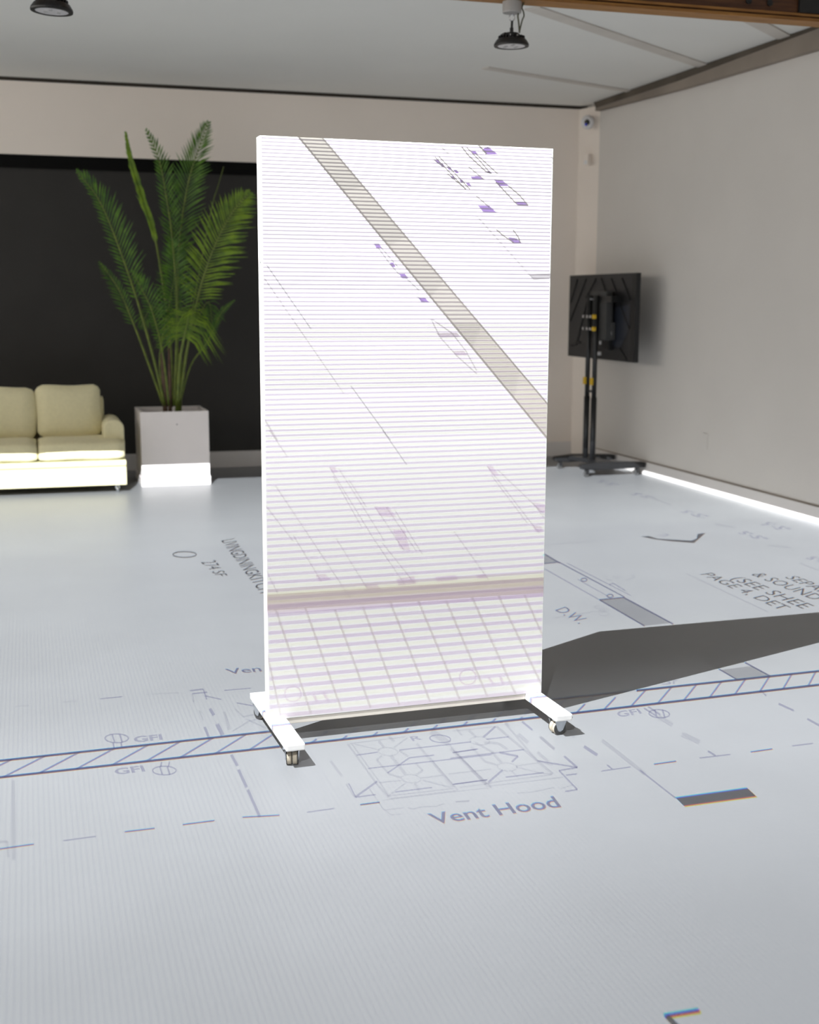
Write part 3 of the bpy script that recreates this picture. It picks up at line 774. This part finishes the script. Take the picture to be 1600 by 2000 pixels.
# --- cooker drawing in front of the panel (5x zoom readings)
def Z1(*q): return [(640+x/5, 1400+y/5) for x, y in q]
def Z2(*q): return [(880+x/5, 1400+y/5) for x, y in q]
for pts, w, k in (
    (Z1((195, 262), (470, 640), (600, 790)), 4, 'pale'), (Z1((235, 262), (510, 640), (590, 765)), 3, 'pale'), (Z1((215, 262), (760, 195)), 2, 'pale'),
    (Z1((285, 375), (490, 345)), 2.5, 'soft'), (Z1((700, 325), (1400, 245)), 2.5, 'soft'), (Z1((395, 505), (1600, 370)), 2.5, 'soft'), (Z1((500, 645), (720, 620)), 2.5, 'pale'),
    (Z1((910, 600), (1130, 570)), 2.5, 'pale'), (Z1((1180, 560), (1600, 510)), 2.5, 'pale'), (Z1((260, 265), (510, 325)), 2.5, 'pale'), (Z1((650, 300), (780, 205)), 3, 'pale'),
    (Z1((585, 550), (800, 400), (1040, 375)), 3, 'soft'), (Z1((270, 785), (485, 630)), 4, 'soft'), (Z1((205, 650), (275, 785), (470, 760)), 2.8, 'soft'), (Z1((180, 655), (265, 785)), 3, 'pale'),
    (Z1((480, 420), (530, 380)), 4, 'pale'), (Z1((480, 420), (600, 560), (720, 595)), 4, 'pale'), (Z1((620, 380), (760, 560)), 6, 'pale'), (Z1((500, 235), (550, 300)), 5, 'pale'), (Z1((600, 190), (650, 240)), 5, 'pale'),
    (Z1((700, 330), (790, 390)), 4, 'pale'), (Z1((860, 450), (930, 525), (860, 570)), 4, 'pale'), (Z1((590, 775), (760, 650)), 3, 'pale'), (Z1((660, 735), (1020, 690)), 2.5, 'soft'), (Z1((850, 650), (900, 730)), 4, 'pale'),
    (Z1((930, 620), (1200, 690)), 3, 'pale'), (Z1((580, 775), (1230, 700)), 2.5, 'pale'), (Z1((600, 800), (1270, 720)), 2.5, 'pale'), (Z1((1010, 140), (1190, 265)), 12, 'pale'), (Z1((870, 260), (1230, 690)), 5, 'pale'), (Z1((1000, 400), (1270, 715)), 3, 'pale'),
    (Z1((1190, 270), (1560, 680)), 4, 'pale'), (Z1((1230, 330), (1600, 690)), 3, 'pale'), (Z1((1230, 660), (1560, 615)), 2.5, 'soft'), (Z1((1290, 690), (1600, 650)), 2, 'pale'), (Z1((1220, 350), (1460, 315)), 2.5, 'soft'),
    (Z1((320, 860), (510, 835)), 2.8, 'soft'), (Z1((410, 705), (500, 835), (550, 910), (740, 890)), 2, 'pale'), (Z1((560, 905), (620, 960), (720, 950)), 2, 'pale'), (Z1((780, 890), (840, 900), (920, 880), (1060, 875), (1130, 850)), 2.5, 'pale'),
    (Z1((30, 430), (140, 580)), 5, 'pale'), (Z1((1250, 830), (1380, 825)), 3, 'pale'), (Z1((540, 815), (1600, 690)), 1.6, 'pale'),
    (Z2((60, 115), (110, 180)), 4, 'pale'), (Z2((30, 350), (270, 315)), 2.5, 'soft'), (Z2((0, 405), (720, 320)), 2.6, 'soft'), (Z2((180, 130), (250, 200)), 5, 'pale'), (Z2((320, 200), (440, 95)), 4, 'soft'), (Z2((20, 140), (450, 95)), 2, 'pale'),
    (Z2((450, 95), (1000, 560)), 5, 'pale'), (Z2((530, 60), (850, 430), (1000, 470)), 4, 'pale'), (Z2((350, 220), (570, 195)), 2.5, 'soft'), (Z2((330, 250), (470, 260), (560, 320)), 5, 'pale'), (Z2((240, 250), (420, 350)), 4, 'pale'),
    (Z2((200, 290), (340, 440), (460, 470)), 4, 'pale'), (Z2((400, 340), (500, 450)), 5, 'pale'), (Z2((480, 350), (660, 385), (600, 440)), 4, 'soft'), (Z2((640, 480), (860, 450)), 2.5, 'pale'), (Z2((370, 640), (510, 520)), 4, 'soft'),
    (Z2((540, 590), (910, 545)), 2.8, 'soft'), (Z2((640, 490), (880, 550), (990, 560)), 2.5, 'pale'), (Z2((600, 530), (660, 590)), 3, 'pale'), (Z2((0, 310), (350, 660)), 6, 'pale'), (Z2((20, 660), (360, 615)), 2.5, 'soft'), (Z2((340, 650), (990, 565)), 2.4, 'pale'),
    (Z2((360, 680), (1100, 590)), 2.4, 'pale'), (Z2((850, 430), (1240, 495), (1060, 525), (1240, 710), (1120, 730)), 3, 'soft'), (Z2((1110, 385), (1240, 495)), 4, 'soft'), (Z2((1130, 570), (1235, 558)), 3, 'soft'), (Z2((850, 345), (960, 440)), 6, 'pale'),
    (Z2((660, 170), (760, 255)), 8, 'pale'), (Z2((870, 190), (1020, 315)), 6, 'pale'), (Z2((700, 45), (800, 130)), 4, 'soft'), (Z2((540, 60), (580, 90)), 4, 'pale'), (Z2((650, 745), (800, 735), (900, 715), (1010, 690)), 2.4, 'pale'), (Z2((1080, 700), (1200, 665)), 2, 'pale'),
    (Z2((50, 830), (190, 820)), 2.5, 'pale')):
    poly(k, pts, w)
for c in ((640+590/5, 1400+340/5), (640+815/5, 1400+605/5), (880+285/5, 1400+235/5), (880+555/5, 1400+490/5)): ellipse('pale', c, 19, 8, 2.2, 3)
ellipse('soft', (640+1100/5, 1400+215/5), 20, 7.5, 2.4, 4)
text('soft', 'R', (806, 1447), (826, 1444), (800, 1439), (820, 1436), .02)
# --- faint twin drawing left of the panel
for pts, w, k in (
    ([(29, 1380), (57, 1378)], 2, 'pale'), ([(123, 1371.5), (150, 1369)], 2, 'pale'), ([(196, 1365), (239, 1360.5)], 2.2, 'soft'), ([(438, 1348.5), (490, 1344)], 2, 'soft'), ([(285, 1356), (350, 1353)], 1.4, 'pale'),
    ([(371, 1349), (397, 1346), (404, 1366)], 3, 'soft'), ([(375, 1355), (405, 1352)], 2.6, 'soft'), ([(400, 1359), (432, 1366)], 2.4, 'soft'), ([(376, 1356), (379, 1372)], 3, 'pale'), ([(410, 1384), (418, 1397)], 6, 'soft'),
    ([(389, 1387), (397, 1407)], 3, 'pale'), ([(400, 1420), (408, 1440)], 5, 'soft'), ([(424, 1414), (435, 1436)], 8, 'soft'), ([(438, 1390), (448, 1425)], 6, 'pale'), ([(463, 1373), (500, 1379.5)], 2.5, 'soft'), ([(460, 1385), (475, 1400), (505, 1394)], 3, 'pale'),
    ([(455, 1428), (486, 1409), (512, 1402)], 3, 'pale'), ([(503, 1378), (512, 1402)], 6, 'pale'), ([(480, 1404), (520, 1422)], 3, 'pale')):
    poly(k, pts, w)

# --- the image where it strikes the panel (readings from 2.58x zooms)
def A1(*q): return [(480+x*.3875, 240+y*.3875) for x, y in q]
def A2(*q): return [(480+x*.3875, 840+y*.3875) for x, y in q]
def A3(*q): return [(820+x*.175, 260+y*.175) for x, y in q]
quadfill('pfill', *A1((262, 66), (1522, 1592), (1535, 1432), (382, 72)), 60, 'panel')
poly('pdark', A1((262, 66), (1522, 1592)), 3.6, 'panel'); poly('pdark', A1((384, 72), (1535, 1432)), 3.0, 'panel')
poly('psoft', A1((105, 715), (330, 1040)), 2.0, 'panel'); poly('ppale', A1((92, 780), (495, 1365)), 1.8, 'panel')
poly('psoft', A1((530, 1325), (730, 1600)), 2.2, 'panel'); poly('psoft', A2((690, 0), (812, 175)), 2.2, 'panel')
poly('ppale', A1((92, 1490), (160, 1600)), 3.2, 'panel'); poly('ppale', A2((120, 0), (210, 135)), 2.6, 'panel')
poly('ppale', A3((640, 930), (1275, 1635)), 1.6, 'panel')
# stretched lettering, upper right
def pp(key, pts): put(key, [on_panel(*q) for q in pts], 'panel')
pp('pviolet', A3((700, 180), (760, 150), (875, 238), (745, 235))); poly('pdark', A3((655, 130), (745, 235)), 3, 'panel')
pp('pviolet', A3((565, 485), (660, 480), (725, 520), (590, 518))); poly('pdark', A3((545, 375), (720, 520)), 1.8, 'panel')
pp('pviolet', A3((650, 808), (780, 812), (860, 888), (710, 884))); poly('pdark', A3((630, 700), (780, 830)), 1.8, 'panel')
pp('pviolet', A3((830, 520), (920, 522), (1000, 592), (885, 592))); poly('pdark', A3((850, 545), (1090, 800), (1210, 805)), 2.4, 'panel'); poly('pdark', A3((990, 590), (1110, 690), (1210, 805)), 2.4, 'panel')
pp('pviolet', A3((1060, 765), (1165, 765), (1210, 806), (1105, 806)))
poly('pdark', A3((470, 155), (545, 250), (740, 430), (800, 450)), 2.4, 'panel'); poly('pdark', A3((525, 160), (690, 330), (790, 450)), 2.0, 'panel'); poly('pdark', A3((620, 225), (870, 455)), 2.0, 'panel')
pp('pviolet', A3((570, 200), (620, 200), (650, 232), (600, 235))); pp('pviolet', A3((745, 425), (780, 420), (808, 452), (765, 450)))
for a in ((170, 265), (215, 262), (310, 455), (160, 300)):
    b = (a[0]+345, a[1]+365) if a[1] < 290 else (a[0]+205, a[1]+170)
    if a == (160, 300): b = (260, 375)
    poly('pdark', A3(a, b), 2.0, 'panel')
for c in ((200, 320), (250, 360), (330, 395), (405, 430), (370, 500), (470, 540), (545, 575)):
    x, y = c; pp('pviolet', A3((x-30, y-20), (x+5, y-22), (x+35, y+18), (x-5, y+16)))
poly('pdark', A3((240, 155), (325, 235)), 1.4, 'panel')
poly('pdark', A3((855, 1075), (920, 1135), (1050, 1225)), 2.4, 'panel'); poly('pdark', A3((1040, 1078), (1100, 1160), (1125, 1225)), 2.2, 'panel')
pp('pviolet', A3((980, 1160), (1080, 1175), (1140, 1228), (1050, 1230)))
pp('ppale', A3((1215, 1580), (1465, 1565), (1465, 1620), (1275, 1637)))
poly('pdark', A3((1470, 265), (1498, 300)), 1.4, 'panel'); poly('pdark', A3((1480, 330), (1500, 355)), 1.6, 'panel')
# lettering along the grey band
for (x, y, s_) in ((665, 620, 1), (740, 715, .7), (795, 772, 1.2), (895, 893, 1.4)):
    pp('pviolet', A1((x-18*s_, y-11), (x+6*s_, y-12), (x+22*s_, y+12), (x-6*s_, y+12)))
poly('psoft', A1((665, 625), (730, 715), (775, 765)), 1.8, 'panel'); poly('psoft', A1((680, 625), (770, 730)), 1.6, 'panel'); poly('psoft', A1((800, 775), (875, 845)), 1.8, 'panel'); poly('psoft', A1((860, 870), (900, 905)), 1.6, 'panel')
poly('ppale', A1((935, 990), (980, 1080), (1060, 1170), (1165, 1265)), 2.4, 'panel'); poly('ppale', A1((940, 990), (1040, 1060), (1110, 1150), (1165, 1250)), 2.4, 'panel')
pp('pmauve', A1((960, 1060), (1065, 1058), (1085, 1080), (985, 1082))); pp('pmauve', A1((1045, 1150), (1100, 1148), (1120, 1172), (1060, 1172)))
# fan shapes lower down
for a, b in (((425, 190), (640, 540)), ((470, 195), (700, 560)), ((440, 230), (585, 490)), ((520, 250), (610, 390)), ((640, 540), (800, 775)), ((690, 570), (850, 770)),
             ((655, 390), (800, 610)), ((710, 390), (860, 610)), ((750, 400), (890, 625)), ((1220, 185), (1480, 520)), ((1270, 200), (1510, 430)), ((1240, 230), (1420, 470)), ((1450, 370), (1510, 450))):
    poly('ppale', A2(a, b), 2.4, 'panel')
for pts in (((645, 385), (720, 385), (760, 440), (680, 435)), ((740, 500), (800, 500), (830, 610), (780, 600)), ((420, 185), (450, 185), (465, 215), (440, 215)), ((1215, 180), (1245, 182), (1280, 230), (1240, 225)), ((1450, 365), (1510, 375), (1510, 420), (1480, 410)), ((1440, 480), (1490, 485), (1500, 515), (1465, 515))):
    pp('pmauve', A2(*pts))
for a, b in (((150, 280), (530, 850)), ((100, 380), (240, 560)), ((240, 530), (380, 760)), ((455, 545), (620, 810)), ((1050, 510), (1225, 755)), ((100, 700), (160, 820))):
    poly('ppale', A2(a, b), 2.6, 'panel')
for pts in (((350, 730), (400, 725), (430, 755), (370, 765)), ((600, 780), (660, 775), (680, 800), (620, 805)), ((760, 750), (850, 735), (860, 775), (770, 785)), ((955, 740), (1060, 730), (1070, 755), (965, 765)), ((1160, 730), (1210, 725), (1220, 745), (1170, 750))):
    pp('pmauve', A2(*pts))
# broad bar and the lines under it
for key, t0, t1 in (('pbar', 0.0, 1.0), ('pbar2', -.35, .5), ('pmauve', .6, 1.25)):
    a = lambda x, t_: (x, (1162 if x < 700 else 1127)+t_*31)
    pp(key, [a(519, t0), a(1064, t0), a(1064, t1), a(519, t1)])
tops = [(10, 890), (150, 900), (300, 895), (450, 905), (590, 890), (730, 870), (870, 860), (1010, 860), (1140, 840), (1275, 835), (1405, 830)]
bots = [(160, 1440), (330, 1430), (485, 1415), (630, 1400), (775, 1385), (930, 1370), (1080, 1360), (1220, 1345), (1360, 1330), (1495, 1290), (1600, 1200)]
for a, b in list(zip(tops, bots))[1:-1]: poly('pline', A2(a, b), 4.4, 'panel')
poly('pline', A2((100, 1090), (180, 1450)), 4, 'panel'); poly('pline', A2((1405, 830), (1500, 1040)), 4, 'panel')
pp('pmauve', A2((140, 1432), (1490, 1305), (1492, 1325), (140, 1452)))
for c in ((238, 1330), (1120, 1245)): ellipse('pmauve', (480+c[0]*.3875, 840+c[1]*.3875), 16, 15, 3, kind='panel')
for a, b in (((340, 1330), (360, 1370)), ((390, 1320), (420, 1370)), ((1225, 1245), (1250, 1285)), ((1280, 1240), (1300, 1280))): poly('pmauve', A2(a, b), 5, 'panel')
for x in (-30, 0, 27, 57, 87, 117, 147, 177, 207):
    line('faint', (x+22, 886), (x, 914), 1.6, 'sofa')
line('faint', (276, 929), (338, 926), 2, 'planter'); line('faint', (327, 901), (338, 926), 2.2, 'planter')
# the rows of the picture, stretched over the upright panel
y = 1.0; zc = 0
z_ = PZ+PH-.006
def prow(key, z0, z1):
    put(key, [PL+PE*.004+Vector((0, 0, z0)), PL+PE*(PW-.004)+Vector((0, 0, z0)), PL+PE*(PW-.004)+Vector((0, 0, z1)), PL+PE*.004+Vector((0, 0, z1))], 'panel')
while z_ > PZ+.03:
    fr = (PZ+PH-z_)/PH
    per = float(np.interp(fr, [0, .26, .6, .82, 1.0], [6.4, 7.9, 11.0, 17.5, 20.0]))*PH/1105
    prow('prow', z_-per*.40, z_)
    if fr > .30: prow('prowy', z_-per*.85, z_-per*.5)
    z_ -= per
# the fine columns of the picture on the floor
for i in range(-70, 430):
    X = i*.0185
    for (ya_, yb_) in ((1.6, 3.0), (3.0, 4.4), (4.4, 5.0), (5.0, 5.6), (5.6, 6.4), (6.4, 7.6), (7.6, 9.2)):
        put('column', [Vector((X, ya_, 0)), Vector((X+.007, ya_, 0)), Vector((X+.007, yb_, 0)), Vector((X, yb_, 0))])

FILT = {   # transmission per channel layer (red, green, blue) ; None = one plain layer
    'dark': ((.08, 0.0), (.10, 0), (.24, 0)), 'mid': ((.38, 0), (.40, 0), (.66, 0)), 'ink': ((.26, 0), (.28, 0), (.46, 0)),
    'black': ((.07, 0), (.07, 0), (.10, 0)), 'bar': ((.10, 0), (.10, 0), (.12, 0)),
}
PLAIN = {'soft': (.60, .60, .74), 'pale': (.82, .82, .86), 'fill': (.58, .58, .60), 'column': (.92, .92, .95),
         'faint': (.72, .72, .72)}
# picture tones on the panel, as seen there (linear); the film density follows from the throw
TONE = {'pfill': (.86, .82, .76), 'pdark': (.56, .53, .51), 'psoft': (.70, .69, .72), 'ppale': (.83, .80, .83), 'pviolet': (.55, .40, .80), 'pmauve': (.88, .79, .89),
        'pbar': (.80, .73, .72), 'pbar2': (.93, .92, .84), 'pline': (.83, .79, .79), 'prow': (.84, .76, .88), 'prowy': (.985, .985, .90)}
def panel_film(key):
    k, i = key.split(':'); z = PZ+PH*(int(i)+.5)/NT
    p = .64*1.87*25*1.32/(5-z)**3; a = .27+.24*max(0, min(1, (.75-z)/.5))
    Wt = min(1.0, p+a)
    if k == 'prow': Wt *= .93+.07*(1-(z-PZ)/PH)
    return tuple(max(.04, min(.97, (c*Wt-a)/p)) for c in TONE[k])
SHIFT = {'dark': .0035, 'mid': .003, 'ink': .004, 'black': .002, 'bar': .007}

def build_projector(name, L, label, floor_rect, with_panel):
    root = empty(name, L)
    def slide_pt(P, shift=0.0):
        q = P.copy()
        if shift: q = q+Vector((0, shift, 0))
        d = q-L
        return d*(SL/(-d.z))
    depth = 0
    for key, items in layers.items():
        chans = []
        if key in FILT:
            (r, _), (g, _), (b, _) = FILT[key]; s = SHIFT[key]
            chans = [('red', (r, 1, 1), s), ('green', (1, g, 1), 0.0), ('blue', (1, 1, b), -s)]
        else: chans = [('grey', panel_film(key) if ':' in key else PLAIN[key], 0.0)]
        for cn, colr, sh in chans:
            mb = MB()
            for kind, pts in items:
                if kind != 'floor':
                    if not with_panel: continue
                else:
                    if with_panel is None and key == 'column': continue
                    if any(hits_panel(p, L) for p in pts): continue
                P_ = [slide_pt(p, sh if kind == 'floor' else 0) for p in pts]
                mb.add(P_, [tuple(range(len(P_)))])
            if not mb.v: continue
            # each layer is a separate film, a hair below the last
            dz = -depth*2e-5; depth += 1
            sc = 1+depth*2e-4
            mb.v = [(x*(SL-dz)/SL, y_*(SL-dz)/SL, z+dz) for x, y_, z in mb.v]
            me = bpy.data.meshes.new('picture_film'); me.from_pydata(mb.v, [], mb.f); me.update()
            o = link('picture_film', me, filter_mat('film_%s_%s' % (key, cn), colr), root)
            o['kind'] = 'stuff'
    # housing with a gate that trims the picture to the room
    x0, x1, y0_, y1_ = floor_rect
    k = SL/L.z
    a0, a1, b0, b1 = (x0-L.x)*k, (x1-L.x)*k, (y0_-L.y)*k, (y1_-L.y)*k
    zg = -SL+.004
    g0, g1 = (a0*(-zg/SL), a1*(-zg/SL)), (b0*(-zg/SL), b1*(-zg/SL))
    X0, X1, Y0, Y1 = a0-.05, a1+.05, b0-.05, b1+.05
    gate = MB()
    gate.add([(X0, Y0, zg), (X1, Y0, zg), (X1, Y1, zg), (X0, Y1, zg), (g0[0], g1[0], zg), (g0[1], g1[0], zg), (g0[1], g1[1], zg), (g0[0], g1[1], zg)],
             [(0, 1, 5, 4), (1, 2, 6, 5), (2, 3, 7, 6), (3, 0, 4, 7)])
    gate.build('gate', 'steel_black', root)
    sh = MB()
    sh.add([(X0, Y0, zg), (X1, Y0, zg), (X1, Y1, zg), (X0, Y1, zg), (X0, Y0, .10), (X1, Y0, .10), (X1, Y1, .10), (X0, Y1, .10)],
           [(0, 1, 5, 4), (1, 2, 6, 5), (2, 3, 7, 6), (3, 0, 4, 7), (4, 5, 6, 7)])
    sh.build('shell', 'steel_black', root)
    MB().tube([(0, 0, .10), (0, 0, ZR-L.z)], .02, 10).build('ceiling_pole', 'body_grey', root)
    tag(root, label, 'projector')
    return root
build_projector('ceiling_projector', P1, 'black ceiling projector above the left of the floor throwing the house plan', (-4.8, XR+.045, .2, 12.80), True)
build_projector('ceiling_projector', P2, 'black ceiling projector hung behind the viewer, weaker overlapping picture', (-5.5, 6.1, -5.0, 9.5), None)
